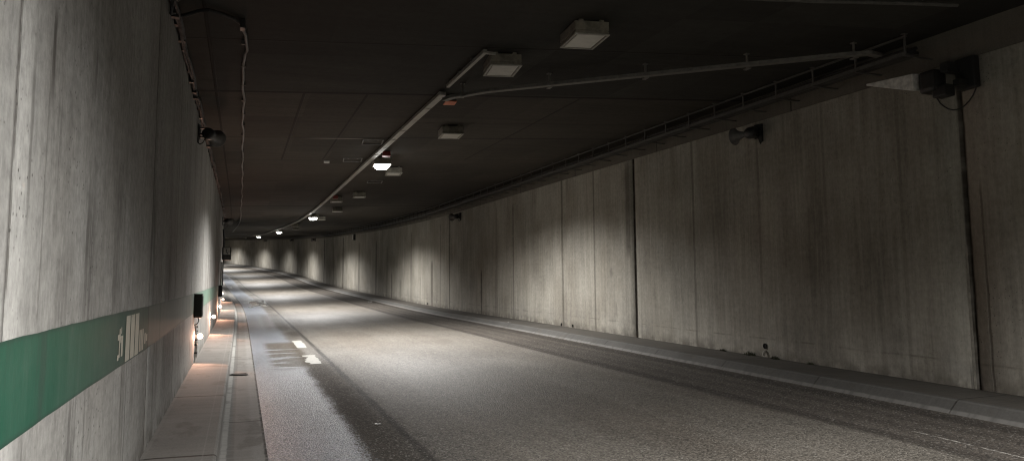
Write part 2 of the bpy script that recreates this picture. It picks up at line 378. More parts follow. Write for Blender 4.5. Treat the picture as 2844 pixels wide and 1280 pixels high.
def paint_mat():
    g = G('green_band_paint'); s, h = g.uv()
    n = g.noise(g.vec(s, h), 2.2, 5, .6); fi = g.noise(g.vec(g.mul(s, 30), g.mul(h, 10)), 1, 5, .7); st = g.noise(g.vec(g.mul(s, 9), g.mul(h, .7), 4), 1, 5, .62)
    f = g.add(1., g.add(g.mul(g.math('SUBTRACT', fi, .5), .5), g.add(g.mul(g.math('SUBTRACT', n, .5), .4), g.mul(g.math('SUBTRACT', st, .5), .5))))
    green = g.scale((.008, .092, .052), f)
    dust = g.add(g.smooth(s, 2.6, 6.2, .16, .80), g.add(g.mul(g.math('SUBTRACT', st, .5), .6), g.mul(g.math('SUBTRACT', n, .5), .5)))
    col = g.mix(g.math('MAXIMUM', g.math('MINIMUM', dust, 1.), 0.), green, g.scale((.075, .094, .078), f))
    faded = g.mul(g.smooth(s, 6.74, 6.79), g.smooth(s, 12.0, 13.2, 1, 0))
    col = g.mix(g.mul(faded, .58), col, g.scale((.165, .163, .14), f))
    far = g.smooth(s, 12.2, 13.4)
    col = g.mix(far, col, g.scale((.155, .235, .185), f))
    run = g.mul(g.smooth(g.noise(g.vec(g.mul(s, 5), g.mul(h, .5), 31), 1, 4), .56, .68), .6)
    col = g.mix(run, col, g.scale((.03, .055, .042), f))
    hh = g.math('ABSOLUTE', g.add(h, .395))
    col = g.mix(g.mul(g.smooth(hh, .150, .176), .5), col, (.02, .03, .025))
    col = g.mix(g.mul(g.line(s, 6.76, .018, .012), .85), col, (.02, .02, .018))
    col = g.mix(g.mul(g.line(s, 6.42, .008, .012), .6), col, (.03, .03, .026))
    return g.done(col, .6, fi, .003, .4)
M_GREEN = paint_mat()
def worn_white(name, c):
    g = G(name); o = g.obj(); n = g.noise(o, 9, 5, .65); f2 = g.noise(o, 60, 3, .6)
    col = g.scale(c, g.add(.7, g.add(g.mul(n, .3), g.mul(f2, .3))))
    col = g.mix(g.mul(g.smooth(n, .58, .68), .6), col, (.12, .11, .095))
    return g.done(col, .65, f2, .003, .4)
M_DASH = worn_white('road_paint', (.40, .39, .36))
M_MARK = worn_white('band_lettering', (.52, .50, .42))

# ------------------------------------------------------------------ setting
SS = frange(-48, 150, .5)
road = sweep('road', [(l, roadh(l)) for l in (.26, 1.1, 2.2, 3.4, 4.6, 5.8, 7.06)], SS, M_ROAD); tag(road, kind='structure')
wk = sweep('walkway', [(LX-.02, -1.457), (-.6, -1.459), (-.17, -1.464), (-.155, -1.468), (-.145, -1.480), (-.135, -1.575)], SS, M_WALK, smooth=False,
           off=lambda s, l, h: (0, .010*(((s-6.55) % 3.2)/3.2-.5) if l > -.7 and h > -1.5 else 0)); tag(wk, kind='structure')
gt = sweep('gutter', [(-.142, -1.566), (.06, -1.572), (.265, -1.5665)], SS, M_GUT); tag(gt, kind='structure')
kb = sweep('kerb', [(7.04, -1.42), (7.05, -1.405), (7.17, -1.295), (7.195, -1.281), (7.23, -1.276)], SS, M_KERB, smooth=False); tag(kb, kind='structure')
pv = sweep('pavement', [(7.23, -1.276), (7.6, -1.272), (RX+.02, -1.268)], SS, M_PAVE); tag(pv, kind='structure')
ce = sweep('ceiling', [(l, ceilh(l)) for l in (LX-.02, -.4, .5, 2, 4, 6, RX+.06)], SS, M_CE); tag(ce, kind='structure')
# painted dashes lying on the road
for a, b, rag in ((13.45, 14.98, 1), (16.55, 18.5, 0), (37.8, 39.3, 1), (41.5, 43, 1)):
    bm = bmesh.new(); n = 14; rows = []
    for i in range(n+1):
        s = a+(b-a)*i/n; e0 = 1.20+(random.uniform(-.06, .06) if rag else random.uniform(-.01, .01)); e1 = 1.41+random.uniform(-.02, .02)
        rows.append([bm.verts.new(W(s, e0, roadh(e0)+.004)), bm.verts.new(W(s, e1, roadh(e1)+.004))])
    for i in range(n): bm.faces.new((rows[i][0], rows[i][1], rows[i+1][1], rows[i+1][0]))
    mesh_obj('dash_marking', bm, M_DASH, road)

# walls, with recessed movement joints
def with_joints(ss, js, w):
    out = [s for s in ss if all(abs(s-j) > w*1.2 for j in js)]
    for j in js: out += [j-w*.55, j-w*.5, j+w*.5, j+w*.55]
    return sorted(out)
RJ, LJ = (6.01, 13.68, 54.3, 63.4), (2.79, 6.78)
HR = [-1.30, -1.0, -.5, 0, .5, 1, 1.5, 2, 2.4, 2.615]
ssr = with_joints(frange(-48, 150, .5), RJ, .05)
rw = sweep('tunnel_wall', [(RX, h) for h in HR], ssr, M_RW, vmode='h', off=lambda s, l, h: (.10 if any(abs(s-j) <= .0251 for j in RJ) else 0, 0))
tag(rw, 'long brown stained concrete wall beyond the right kerb, striped by dark vertical joints', 'wall')
sweep('edge_beam', [(RX+.10, 2.615), (RX-.012, 2.618), (RX-.012, 3.05)], frange(-48, 150, .5), M_BEAM, rw, vmode='h', smooth=False)
for j in (6.01,):
    bm = bmesh.new()
    for k in range(4):
        h0 = -1.27+k*.42; h1 = h0+.416
        a, b = (j+.028, j+.058) 
        q = [W(a, RX-.006, h0), W(b, RX-.006, h0), W(b, RX-.006, h1), W(a, RX-.006, h1)]; p = [W(a, RX+.02, h0), W(b, RX+.02, h0), W(b, RX+.02, h1), W(a, RX+.02, h1)]
        vq = [bm.verts.new(x) for x in q]; vp = [bm.verts.new(x) for x in p]
        bm.faces.new(vq)
        for i in range(4): bm.faces.new((vq[i], vq[(i+1) % 4], vp[(i+1) % 4], vp[i]))
    mesh_obj('joint_strip', bm, M_STRIP, rw)
ssl = with_joints(frange(-48, 150, .25), LJ, .012)
lw = sweep('tunnel_wall', [(LX, h) for h in (-1.50, -1.2, -.8, -.4, 0, .5, 1, 1.5, 2, 2.4, 2.72)], ssl, M_LW, vmode='h', off=lambda s, l, h: (-.012 if any(abs(s-j) <= .0061 for j in LJ) else 0, 0))
tag(lw, 'pale grey streaked concrete wall on the left carrying the painted green band', 'wall')
bt = lambda s: interp(s, [3, 5, 6.7, 13, 60], [-.213, -.228, -.248, -.277, -.28])
bb = lambda s: interp(s, [3, 4, 6.6, 15, 60], [-.562, -.565, -.598, -.60, -.61])
band = sweep('green_band', [(LX+.003, t) for t in (-.22, -.31, -.395, -.48, -.57)], frange(-20, 40, .2), M_GREEN, lw, vmode='h',
             off=lambda s, l, h: (0, .0012*sin(s*7.3+h*30)+.0008*sin(s*17.1)+bt(s)+(bb(s)-bt(s))*((-.22-h)/.35)-h))
# pale lettering on the band: a small glyph, three tall bars, a low barred block
def band_patch(bm, s0, s1, f0, f1, sk=0):
    """fractions f of the band height, top = 0"""
    P = []
    for s, f in ((s0, f0), (s1, f0), (s1, f1), (s0, f1)): P.append(bm.verts.new(W(s, LX+.006, bt(s)+(bb(s)-bt(s))*f)))
    bm.faces.new(P)
bm = bmesh.new()
for s0 in (5.48, 5.71, 5.94): band_patch(bm, s0, s0+.195, .10, .97)
for s0 in (6.185, 6.275, 6.365): band_patch(bm, s0, s0+.07, .48, .95)
band_patch(bm, 6.50, 6.58, .60, .84); band_patch(bm, 6.60, 6.69, .64, .80)
band_patch(bm, 5.20, 5.25, .30, .82); band_patch(bm, 5.14, 5.20, .40, .50); band_patch(bm, 5.25, 5.36, .44, .56); band_patch(bm, 5.14, 5.20, .76, .86); band_patch(bm, 5.29, 5.36, .56, .82); band_patch(bm, 5.27, 5.30, .28, .40)
mesh_obj('band_lettering', bm, M_MARK, band)

# ------------------------------------------------------------------ ceiling lamps
def lamp_meshes():
    H = bmesh.new(); bx(H, (0, 0, -.050), (.40, .52, .10), bev=.008); bx(H, (0, 0, -.1035), (.37, .49, .02)); bx(H, (0, 0, -.125), (.396, .516, .030), bev=.004)
    for x in (-.12, .12): bx(H, (x, -.23, .012), (.05, .03, .022)); bx(H, (x, .23, .012), (.05, .03, .022))
    Fm = bmesh.new()
    for x in (-.192, .192): bx(Fm, (x, 0, -.147), (.026, .53, .014), bev=.002)
    for y in (-.252, .252): bx(Fm, (0, y, -.147), (.358, .026, .014), bev=.002)
    Le = bmesh.new(); bx(Le, (0, 0, -.1455), (.322, .442, .008), bev=.002)
    return H, Fm, Le
def glare_bowl():  # bulging lens added to lit lamps, its shape stands for their glare
    bm = bmesh.new(); nx, ny = 10, 12; rows = []
    for i in range(nx+1):
        a = -1+2*i/nx; rows.append([])
        for j in range(ny+1):
            b = -1+2*j/ny; z = -.142-0.105*(max(0, 1-abs(a)**3.2)*max(0, 1-abs(b)**3.2))**.8
            rows[-1].append(bm.verts.new((a*.190, b*.250, z)))
    for i in range(nx):
        for j in range(ny): bm.faces.new((rows[i][j], rows[i][j+1], rows[i+1][j+1], rows[i+1][j]))
    return bm
def make_lamp(lens):
    r = empty('ceiling_lamp', (0, 0, 0)); H, Fm, Le = lamp_meshes()
    if lens is M_LIT: Le.free(); Le = glare_bowl()
    mesh_obj('housing', H, M_HOUS, r); mesh_obj('frame', Fm, M_FRAME, r); mesh_obj('lens', Le, lens, r); return r
def place_on_ceiling(o, s, l, drop=0.0, rz=0.0):
    o.location = W(s, l, ceilh(l)-.022-drop)
    t = heading(s); gr = grade(s)
    fy = Vector((-sin(t), cos(t), gr)).normalized(); fx = Vector((cos(t), sin(t), .039)); fz = fx.cross(fy).normalized(); fx = fy.cross(fz).normalized()
    M = Matrix((fx, fy, fz)).transposed(); o.rotation_euler = (M @ Matrix.Rotation(rz, 3, 'Z')).to_euler()
unlit = make_lamp(M_LENS); lit = make_lamp(M_LIT); lit_flat = make_lamp(M_FLAT)
ROT = -.10
UL = [(7.13, 3.58, 'nearest switched off box lamp on the dark ceiling, hanging alone highest in view'),
      (8.50, 3.08, 'switched off box lamp at the upper end of the thin ceiling conduit'),
      (13.0, 3.66, 'dim switched off box lamp right of the pale tray, below the branch tray'),
      (18.4, 3.64, 'unlit box lamp half hidden by the glare of the brightest lit lamp'),
      (24.1, 3.63, 'unlit lamp box beyond the brightest lamp, standing clear of the pale tray'),
      (25.7, 3.08, 'unlit lamp box with a red box at its upper left, touching the pale tray'),
      (29.9, 3.65, 'small unlit lamp below the one with the red box, with a thin bright edge'),
      (35.2, 3.60, 'tiny unlit lamp box just right of the second lit lamp'),
      (42.0, 3.08, 'tiny unlit lamp box on the tray between the second and third lit lamps'),
      (46.5, 3.62, 'tiny unlit lamp box right of the third lit lamp, far down the ceiling')]
for i, (s, l, lab) in enumerate(UL):
    o = unlit if i == 0 else copy_tree(unlit); place_on_ceiling(o, s, l, 0, ROT if i != 1 else ROT-.04)
    tag(o, lab, 'lamp', 'switched off ceiling lamps')
LIT = [(-20.5, 'lit ceiling lamp far behind the viewpoint'), (-.4, 'lit ceiling lamp just behind the viewpoint, high to the right'),
       (16.9, 'brightest and largest lit ceiling lamp, glaring white beside the pale tray'), (33.6, 'second lit ceiling lamp along the tray, smaller than the brightest one'),
       (51.0, 'third lit ceiling lamp along the tray, above the far wall'), (70, 'smallest visible lit ceiling lamp, lowest at the far end of the tray'), (87, 'lit ceiling lamp around the bend, hidden by the left wall'),
       (104, 'lit ceiling lamp deep around the bend, out of sight'), (121, 'last lit ceiling lamp around the bend, out of sight')]
def spot_light(name, energy, half, blend, col, power=None, radius=.05):
    L = D.lights.new(name, 'SPOT'); L.energy = energy; L.spot_size = 2*radians(half); L.spot_blend = blend; L.color = col; L.shadow_soft_size = radius
    if power:
        L.use_nodes = True; t = L.node_tree; em = t.nodes['Emission']
        tc = t.nodes.new('ShaderNodeTexCoord'); sp = t.nodes.new('ShaderNodeSeparateXYZ'); t.links.new(tc.outputs['Normal'], sp.inputs[0])
        def mth(op, a, b=None):
            n = t.nodes.new('ShaderNodeMath'); n.operation = op
            if isinstance(a, float): n.inputs[0].default_value = a
            else: t.links.new(a, n.inputs[0])
            if b is not None: n.inputs[1].default_value = b
            return n.outputs[0]
        z = mth('MAXIMUM', mth('ABSOLUTE', sp.outputs[2]), .30)
        t.links.new(mth('POWER', z, -power), em.inputs['Strength'])
    return L
LAMP = spot_light('lamp_beam', 980, 78, .62, (1, .978, .95), .25)
LAMP_NEAR = spot_light('near_lamp_beam', 1120, 76, .55, (1, .978, .95), .25)
for i, (s, lab) in enumerate(LIT):
    o = lit if i == 0 else (lit_flat if s == 87 else copy_tree(lit_flat if s > 87 else lit)); place_on_ceiling(o, s, 3.06, 0, ROT)
    tag(o, lab, 'lamp', 'lit ceiling lamps')
    lo = D.objects.new('beam', LAMP_NEAR if s == -.4 else LAMP); C.objects.link(lo); lo.parent = o; lo.location = (0, 0, -.315)
    if s == -.4: lo.rotation_euler = (0, radians(9), 0)

# ------------------------------------------------------------------ trays, conduits, cables
def strip(bm, pts, wdir, w, th):
    """flat bar following pts; wdir(i) gives a unit width vector"""
    rows = []
    for i, p in enumerate(pts):
        a = wdir(i)*w/2; rows.append([bm.verts.new(p-a), bm.verts.new(p+a), bm.verts.new(p+a+Vector((0, 0, th))), bm.verts.new(p-a+Vector((0, 0, th)))])
    for i in range(len(rows)-1):
        for k in range(4): bm.faces.new((rows[i][k], rows[i][(k+1) % 4], rows[i+1][(k+1) % 4], rows[i+1][k]))
    bm.faces.new(rows[0][::-1]); bm.faces.new(rows[-1])
def latvec(s): t = heading(s); return Vector((cos(t), sin(t), .02)).normalized()
# pale lighting tray along the lamps
t1 = empty('lighting_tray', W(10.25, 2.77, ceilh(2.77))); M1 = Matrix.Translation(-t1.location)
tag(t1, 'pale perforated tray running beside the lit lamps down the ceiling', 'cable tray')
def child(name, bm, mat, par):
    bmesh.ops.transform(bm, matrix=Matrix.Translation(-par.location), verts=bm.verts); return mesh_obj(name, bm, mat, par)
lt = lambda s: interp(s, [8, 18, 32, 40, 55, 77, 150], [2.765, 2.775, 2.80, 2.80, 2.80, 2.80, 2.80])
bm = bmesh.new(); cov = bmesh.new(); s = 10.25; k = 0
while s < 128:
    e = s+.95; ss = frange(s, e-.045, .3)
    strip(bm, [W(q, lt(q), ceilh(lt(q))-.085) for q in ss], lambda i: latvec(ss[i]), .105, .05)
    s = e
child('tray_channel', bm, M_GALV, t1)
for q in frange(10.8, 60, 2.9):
    bm = bmesh.new(); bx(bm, W(q, lt(q), ceilh(lt(q))-.018), (.05, .03, .036), Matrix.Rotation(heading(q), 3, 'Z')); child('spacer', bm, M_GALVD, t1)
# thin conduit from the tray to the second lamp
c1 = empty('conduit', W(9.85, 2.74, ceilh(2.74)))
tag(c1, 'thin pale conduit joining the unlit lamp to the end of the lighting tray', 'conduit')
bm = bmesh.new(); ss = frange(8.12, 9.85, .3); strip(bm, [W(q, 2.73, ceilh(2.73)-.075) for q in ss], lambda i: latvec(ss[i]), .048, .045)
bx(bm, W(8.16, 2.80, ceilh(2.8)-.06), (.16, .03, .03), Matrix.Rotation(heading(8), 3, 'Z'))
child('pipe', bm, M_GALV, c1)
for q in (8.6, 9.2, 9.7):
    bm = bmesh.new(); bx(bm, W(q, 2.73, ceilh(2.73)-.022), (.075, .02, .044), Matrix.Rotation(heading(q), 3, 'Z')); child('saddle', bm, M_GALVD, c1)
# branch tray crossing to the right wall
b1 = empty('branch_tray', W(9.85, 2.70, ceilh(2.7)))
tag(b1, 'slender hung tray crossing the ceiling diagonally towards the right wall tray', 'cable tray')
bp = [(10.16, 2.77), (9.98, 2.83), (9.52, 3.21), (8.99, 3.93), (8.22, 4.99), (7.47, 6.03), (6.72, 7.09), (6.62, 7.30), (6.66, 7.5)]
P = [W(s, l, ceilh(l)-.20) for s, l in bp]
def wd(i):
    d = (P[min(i+1, len(P)-1)]-P[max(i-1, 0)]).normalized(); return Vector((-d.y, d.x, 0)).normalized()
bm = bmesh.new(); strip(bm, P, wd, .085, .012)
for sg in (-1, 1): strip(bm, [p+wd(i)*.0415*sg for i, p in enumerate(P)], wd, .004, .045)
child('tray_channel', bm, M_BR, b1)
bm = bmesh.new()
for j in range(3): tube(bm, [p+wd(i)*(.022*(j-1))+Vector((0, 0, .026+.004*random.random())) for i, p in enumerate(P)], .010, 6)
child('cable', bm, M_PIPE, b1)
for s, l in ((9.82, 2.95), (9.03, 3.98), (8.27, 5.07), (7.52, 6.15), (6.77, 7.20)):
    bm = bmesh.new(); top = W(s, l, ceilh(l)); bx(bm, top+Vector((0, 0, -.10)), (.022, .022, .20)); bx(bm, top+Vector((0, 0, -.206)), (.05, .10, .012)); bx(bm, top+Vector((0, 0, -.008)), (.06, .06, .012))
    child('hanger', bm, M_BR, b1)
# transverse conduit nearer the viewer
c2 = empty('conduit', W(5.8, 3.5, ceilh(3.5))); tag(c2, 'thin faint conduit across the dark ceiling at the top edge of view', 'conduit')
bm = bmesh.new(); P2 = [W(s, l, ceilh(l)-.10) for s, l in ((6.1, 2.2), (5.86, 3.5), (5.71, 4.38), (5.53, 5.39), (5.29, 6.49), (5.2, 7.0))]
tube(bm, P2, .022, 8); child('pipe', bm, M_GALVD, c2)
for s, l in ((5.8, 3.9), (5.5, 5.5), (5.27, 6.6)):
    bm = bmesh.new(); bx(bm, W(s, l, ceilh(l)-.05), (.02, .02, .10)); child('hanger', bm, M_GALVD, c2)
# long ladder tray high on the right wall
w1 = empty('cable_tray', W(6.3, 7.6, 2.76)); tag(w1, 'long dark cable tray hung under the ceiling along the top of the right wall', 'cable tray')
ss = frange(6.3, 120, .6)
bm = bmesh.new()
strip(bm, [W(q, 7.645, 2.752) for q in ss], lambda i: latvec(ss[i]), .19, .006)
lip = bmesh.new(); strip(lip, [W(q, 7.545, 2.735) for q in ss], lambda i: latvec(ss[i]), .010, .045)
strip(bm, [W(q, 7.745, 2.735) for q in ss], lambda i: latvec(ss[i]), .006, .055)
child('tray_lip', lip, M_GALVD, w1); child('tray_channel', bm, M_SHADE_SOOT, w1)
bm = bmesh.new(); strip(bm, [W(q, 7.55, ceilh(7.55)-.045) for q in ss], lambda i: latvec(ss[i]), .03, .022); child('top_rail', bm, M_GALVD, w1)
bm = bmesh.new()
for j in range(6):
    l0, h0 = 7.575+.030*j, 2.775+.02*random.random()
    tube(bm, [W(q, l0+.012*sin(q*1.3+j), h0+.012*sin(q*.9+2*j)) for q in ss], .02, 6)
for j in range(4): tube(bm, [W(q, 7.585+.042*j+.012*sin(q+j), 2.82+.015*sin(q*1.7+j)) for q in ss], .022, 6)
child('cable', bm, M_CABLE, w1)
q = 6.32; hang0 = None
while q < 62:
    bm = bmesh.new(); R = Matrix.Rotation(heading(q), 3, 'Z')
    bx(bm, W(q, 7.545, 2.885), (.016, .028, .30), R); bx(bm, W(q, 7.76, 2.728), (.46, .030, .014), R); bx(bm, W(q, 7.545, 3.0), (.06, .05, .02), R)
    child('hanger', bm, M_GALVD if q < 30 else M_CABLE, w1)
    q += .76
# dark cable run in the left corner
w2 = empty('cable_run', W(5, -.67, 2.6)); tag(w2, 'black cable run clipped in the corner of left wall and ceiling', 'cable')
ss = frange(4.0, 60, .14); bm = bmesh.new()
for j in range(4):
    a = random.random()*6
    tube(bm, [W(q, LX+.035+.022*(j % 2)+.010*sin(q*3.1+a), 2.655-.03*(j//2)-.015*abs(sin(q*4.1+a))-.010*random.random()) for q in ss], .017, 6)
child('cable', bm, M_CABLE, w2)
q = 5.2
while q < 32:
    bm = bmesh.new(); R = Matrix.Rotation(heading(q), 3, 'Z'); hgt = random.uniform(.05, .11)
    bx(bm, W(q, LX+.035, 2.67-hgt/2), (random.uniform(.05, .085), random.uniform(.03, .07), hgt), R); child('clip', bm, M_DARK, w2); q += random.uniform(.32, .62)
# clutter at the very top left: a bracket with loops
jb = empty('junction_box', W(6.75, LX, 2.55)); tag(jb, 'black junction box with looped cables in the upper left corner', 'box')
bm = bmesh.new(); R = Matrix.Rotation(heading(6.7), 3, 'Z'); bx(bm, W(6.75, LX+.07, 2.60), (.13, .30, .15), R, .01); child('body', bm, M_DARK, jb)
bm = bmesh.new()
for j in range(3): tube(bm, [W(6.6+.35*cos(a)*.5+.05*j, LX+.09+.02*j, 2.52+.10*sin(a)) for a in [pi+pi*k/8 for k in range(9)]], .012, 6)
tube(bm, [W(7.05, LX+.08, 2.60), W(7.3, LX+.03, 2.48), W(7.6, LX+.04, 2.60)], .014, 6)
child('cable', bm, M_CABLE, jb)
# pale cable clipped along the ceiling
cc = empty('ceiling_cable', W(8, -.03, ceilh(0))); tag(cc, 'pale wavy cable clipped along the ceiling near the left wall, black at its bend', 'cable')
bm = bmesh.new(); pts = [W(q, -.035+.010*sin(q*2.3)+.006*sin(q*5.1)*(1 if q < 14 else .3)+(.02 if 8.2 < q < 9 else 0), ceilh(0)-.03) for q in frange(8.05, 29, .12)]
pts += [W(q, -.05+.012*max(0, q-30), ceilh(0)-.03) for q in frange(29.5, 54, .5)]
tube(bm, pts, .016, 8); child('pale_cable', bm, M_PIPE, cc)
bm = bmesh.new(); tube(bm, [W(7.76, LX+.04, 2.63), W(7.72, -.60, 2.62), W(7.62, -.45, 2.655), W(7.58, -.37, 2.66), W(7.66, -.25, 2.665), W(7.78, -.14, 2.675), W(7.96, -.045, 2.675), W(8.08, -.03, 2.675)], .02, 8)
child('black_cable', bm, M_CABLE, cc)
bm = bmesh.new(); bx(bm, W(7.9, -.05, 2.655), (.05, .12, .10), Matrix.Rotation(0, 3, 'Z'), .006); child('bend_clip', bm, M_DARK, cc)
q = 8.6; bm = bmesh.new()
while q < 40: bx(bm, W(q, -.035, ceilh(0)-.024), (.055, .03, .048), Matrix.Rotation(heading(q), 3, 'Z')); q += .95
child('clip', bm, M_GALVD, cc)

# orange / red junction boxes on the ceiling
def jbox(mat):
    r = empty('junction_box', (0, 0, 0)); bm = bmesh.new(); bx(bm, (0, 0, -.05), (.17, .24, .09), bev=.006); mesh_obj('body', bm, M_SHADE_SOOT if mat is M_ORANGE else mat, r)
    bm = bmesh.new(); bx(bm, (0, 0, -.101), (.18, .25, .012), bev=.003); mesh_obj('lid', bm, mat, r)
    bm = bmesh.new(); tube(bm, [(-.085, 0, -.05), (-.16, 0, -.05)], .016, 8); mesh_obj('gland', bm, M_CABLE, r); return r
j0 = jbox(M_ORANGE); place_on_ceiling(j0, 10.62, 2.98, -.012, ROT); tag(j0, 'orange junction box tucked under the corner where the branch tray leaves', 'box', 'coloured ceiling junction boxes')
j1 = jbox(M_RED); place_on_ceiling(j1, 15.9, 2.98, -.012, ROT); tag(j1, 'reddish junction box just above the brightest lit lamp', 'box', 'coloured ceiling junction boxes')
j2 = copy_tree(j1); place_on_ceiling(j2, 25.1, 2.97, -.012, ROT); tag(j2, 'small bright red junction box above an unlit lamp by the tray', 'box', 'coloured ceiling junction boxes')
# pale empty mounting frames and a small plate
def mframe(w, l, t):
    bm = bmesh.new()
    for x in (-w/2, w/2): bx(bm, (x, 0, .008), (t, l, .028))
    for y in (-l/2, l/2): bx(bm, (0, y, .008), (w-t, t, .028))
    for x in (-w/4, w/4): bx(bm, (x, -l/2+.05, .008), (.04, .06, .02))
    return bm
for s, l, w, ln, lab in ((14.75, 2.48, .40, .55, 'pale empty lamp mounting frame left of the tray, above the brightest lamp'), (21.3, 3.66, .42, .5, 'pale empty mounting frame on the ceiling below the brightest lamp'), (17.2, 2.42, .42, .55, 'faint empty mounting frame left of the tray beside the brightest lamp')):
    o = mesh_obj('mounting_frame', mframe(w, ln, .022), M_PIPE); place_on_ceiling(o, s, l, -.012, ROT); tag(o, lab, 'frame', 'empty lamp mounting frames')
bm = bmesh.new(); bx(bm, (0, 0, .004), (.13, .22, .03), bev=.004); bx(bm, (0, 0, -.014), (.09, .16, .01)); o = mesh_obj('ceiling_plate', bm, M_WHITE); place_on_ceiling(o, 17.6, 1.86, -.012, ROT); tag(o, 'small pale plate alone on the dark ceiling left of the tray', 'plate')

# ------------------------------------------------------------------ horn loudspeakers
def make_horn(bell_mat):
    r = empty('horn_speaker', (0, 0, 0))
    bm = bmesh.new(); lathe(bm, [(.035, .05), (.045, .09), (.06, .14), (.085, .20), (.115, .25), (.14, .28), (.146, .283), (.146, .276), (.136, .270), (.108, .238), (.078, .19), (.052, .13), (.03, .07)], 28)
    mesh_obj('bell', bm, bell_mat, r, True)
    bm = bmesh.new(); rr = lathe(bm, [(.001, -.16), (.05, -.158), (.085, -.14), (.096, -.11), (.096, -.02), (.08, .02), (.05, .06), (.03, .075), (.001, .075)], 24)
    mesh_obj('driver', bm, M_DARK, r, True)
    bm = bmesh.new(); bx(bm, (-.17, -.05, .04), (.02, .10, .24), bev=.003); bx(bm, (-.12, -.05, .0), (.10, .03, .03)); bx(bm, (-.10, -.05, -.05), (.14, .05, .016)); bx(bm, (-.10, -.05, .10), (.14, .05, .016)); bx(bm, (-.16, -.14, .0), (.05, .06, .30), bev=.004)
    mesh_obj('bracket', bm, M_DARK, r)
    bm = bmesh.new(); tube(bm, [(0, -.15, -.02), (-.01, -.18, -.10), (-.05, -.18, -.17), (-.10, -.16, -.19), (-.15, -.14, -.15)], .008, 6); mesh_obj('cable', bm, M_CABLE, r)
    return r
h0 = make_horn(M_PIPE)
h0.location = W(12.55, LX+.19, 2.31); h0.rotation_euler = (0, 0, heading(12.5)-.34); tag(h0, 'black horn loudspeaker high on the left wall, the nearest one, pointing away', 'loudspeaker', 'horn loudspeakers on the tunnel walls')
h1 = copy_tree(h0); h1.location = W(30.2, LX+.19, 2.18); h1.rotation_euler = (0, 0, heading(30)-.3); tag(h1, 'small far horn loudspeaker at the left wall corner above the telephone sign', 'loudspeaker', 'horn loudspeakers on the tunnel walls')
for s, lab in ((9.6, 'dark horn loudspeaker under the tray on the right wall, second nearest there'), (27.0, 'horn loudspeaker under the tray on the lit middle stretch of right wall'), (68.8, 'tiny horn loudspeaker on the far right wall, third from the left wall'),
               (84.5, 'tiny horn loudspeaker on the far right wall, second from the left wall'), (103, 'tiniest horn loudspeaker on the far wall, under the last lit lamp')):
    h = copy_tree(h0); h.location = W(s, RX-.20, 2.40 if s < 60 else 2.5); h.rotation_euler = (0, 0, heading(s)+.25+pi*0); h.scale = (-1, 1, 1)
    tag(h, lab, 'loudspeaker', 'horn loudspeakers on the tunnel walls')
# the big nearest unit on the right wall: pale tapering visor on a dark body
v = empty('wall_floodlight', W(6.2, RX, 2.35)); tag(v, 'pale wedge-shaped visor on a black wall bracket with a cable loop, nearest on right', 'fixture')
bm = bmesh.new()
a = [W(6.98, 7.60, 2.545), W(6.98, 7.60, 2.52), W(6.27, 7.58, 2.275), W(6.27, 7.58, 2.49)]; b = [W(6.98, 7.68, 2.55), W(6.98, 7.68, 2.525), W(6.27, 7.78, 2.29), W(6.27, 7.78, 2.51)]
va = [bm.verts.new(x) for x in a]; vb = [bm.verts.new(x) for x in b]; bm.faces.new(va); bm.faces.new(vb[::-1])
for i in range(4): bm.faces.new((va[i], vb[i], vb[(i+1) % 4], va[(i+1) % 4]))
bmesh.ops.recalc_face_normals(bm, faces=bm.faces); bmesh.ops.bevel(bm, geom=list(bm.edges), offset=.006, segments=1, affect='EDGES')
child('visor', bm, M_WHITE, v)
bm = bmesh.new(); R = Matrix.Rotation(heading(6), 3, 'Z')
bx(bm, W(6.12, 7.72, 2.36), (.22, .22, .27), R, .05); bx(bm, W(6.0, 7.74, 2.22), (.16, .18, .14), R, .02); bx(bm, W(5.95, 7.85, 2.50), (.30, .10, .12), R, .01)
child('body', bm, M_DARK, v)
bm = bmesh.new(); bx(bm, W(5.85, 7.96, 2.42), (.10, .24, .38), R, .02); bx(bm, W(5.85, 7.85, 2.3), (.18, .08, .06), R); child('bracket', bm, M_DARK, v)
bm = bmesh.new(); tube(bm, [W(6.15+(-.52)*k/10, 7.80, 2.20-.22*sin(pi*k/10)**.7) for k in range(11)], .008, 6); child('cable', bm, M_CABLE, v)
# small pale call box on the right wall
cb = empty('wall_box', W(50, RX, 2.4)); tag(cb, 'tiny pale upright box high on the far right wall', 'box')
bm = bmesh.new(); R = Matrix.Rotation(heading(50), 3, 'Z'); bx(bm, W(50, RX-.10, 2.42), (.16, .25, .34), R, .01); child('body', bm, M_WHITE, cb)
bm = bmesh.new(); bx(bm, W(49.83, RX-.07, 2.42), (.14, .10, .42), R, .01); child('back_plate', bm, M_DARK, cb)

# ------------------------------------------------------------------ left wall: boxes, guide lights, telephone sign
def emergency_box(s, lab):
    r = empty('emergency_box', W(s, LX, -.49), heading(s)); tag(r, lab, 'box', 'black boxes on the left wall')
    bm = bmesh.new(); bx(bm, (.065, 0, 0), (.118, .34, .38), bev=.008); mesh_obj('body', bm, M_DARK, r)
    bm = bmesh.new(); bx(bm, (.128, 0, 0), (.010, .30, .34), bev=.003); bx(bm, (.066, 0, .196), (.13, .36, .014), bev=.003); mesh_obj('door', bm, M_DARK, r)
    bm = bmesh.new(); tube(bm, [(.07, -.10, -.19), (.085, -.13, -.24), (.06, -.15, -.29), (.02, -.12, -.31)], .009, 6); mesh_obj('cable', bm, M_GALVD, r); return r
emergency_box(13.15, 'black box on the left wall above the nearest glowing guide light')
emergency_box(27.2, 'small far black box at the edge of the left wall, above the far guide lights')
cd = empty('conduit', W(13.55, LX, -1.1)); tag(cd, 'broken pale conduit running down the left wall below the black box', 'conduit')
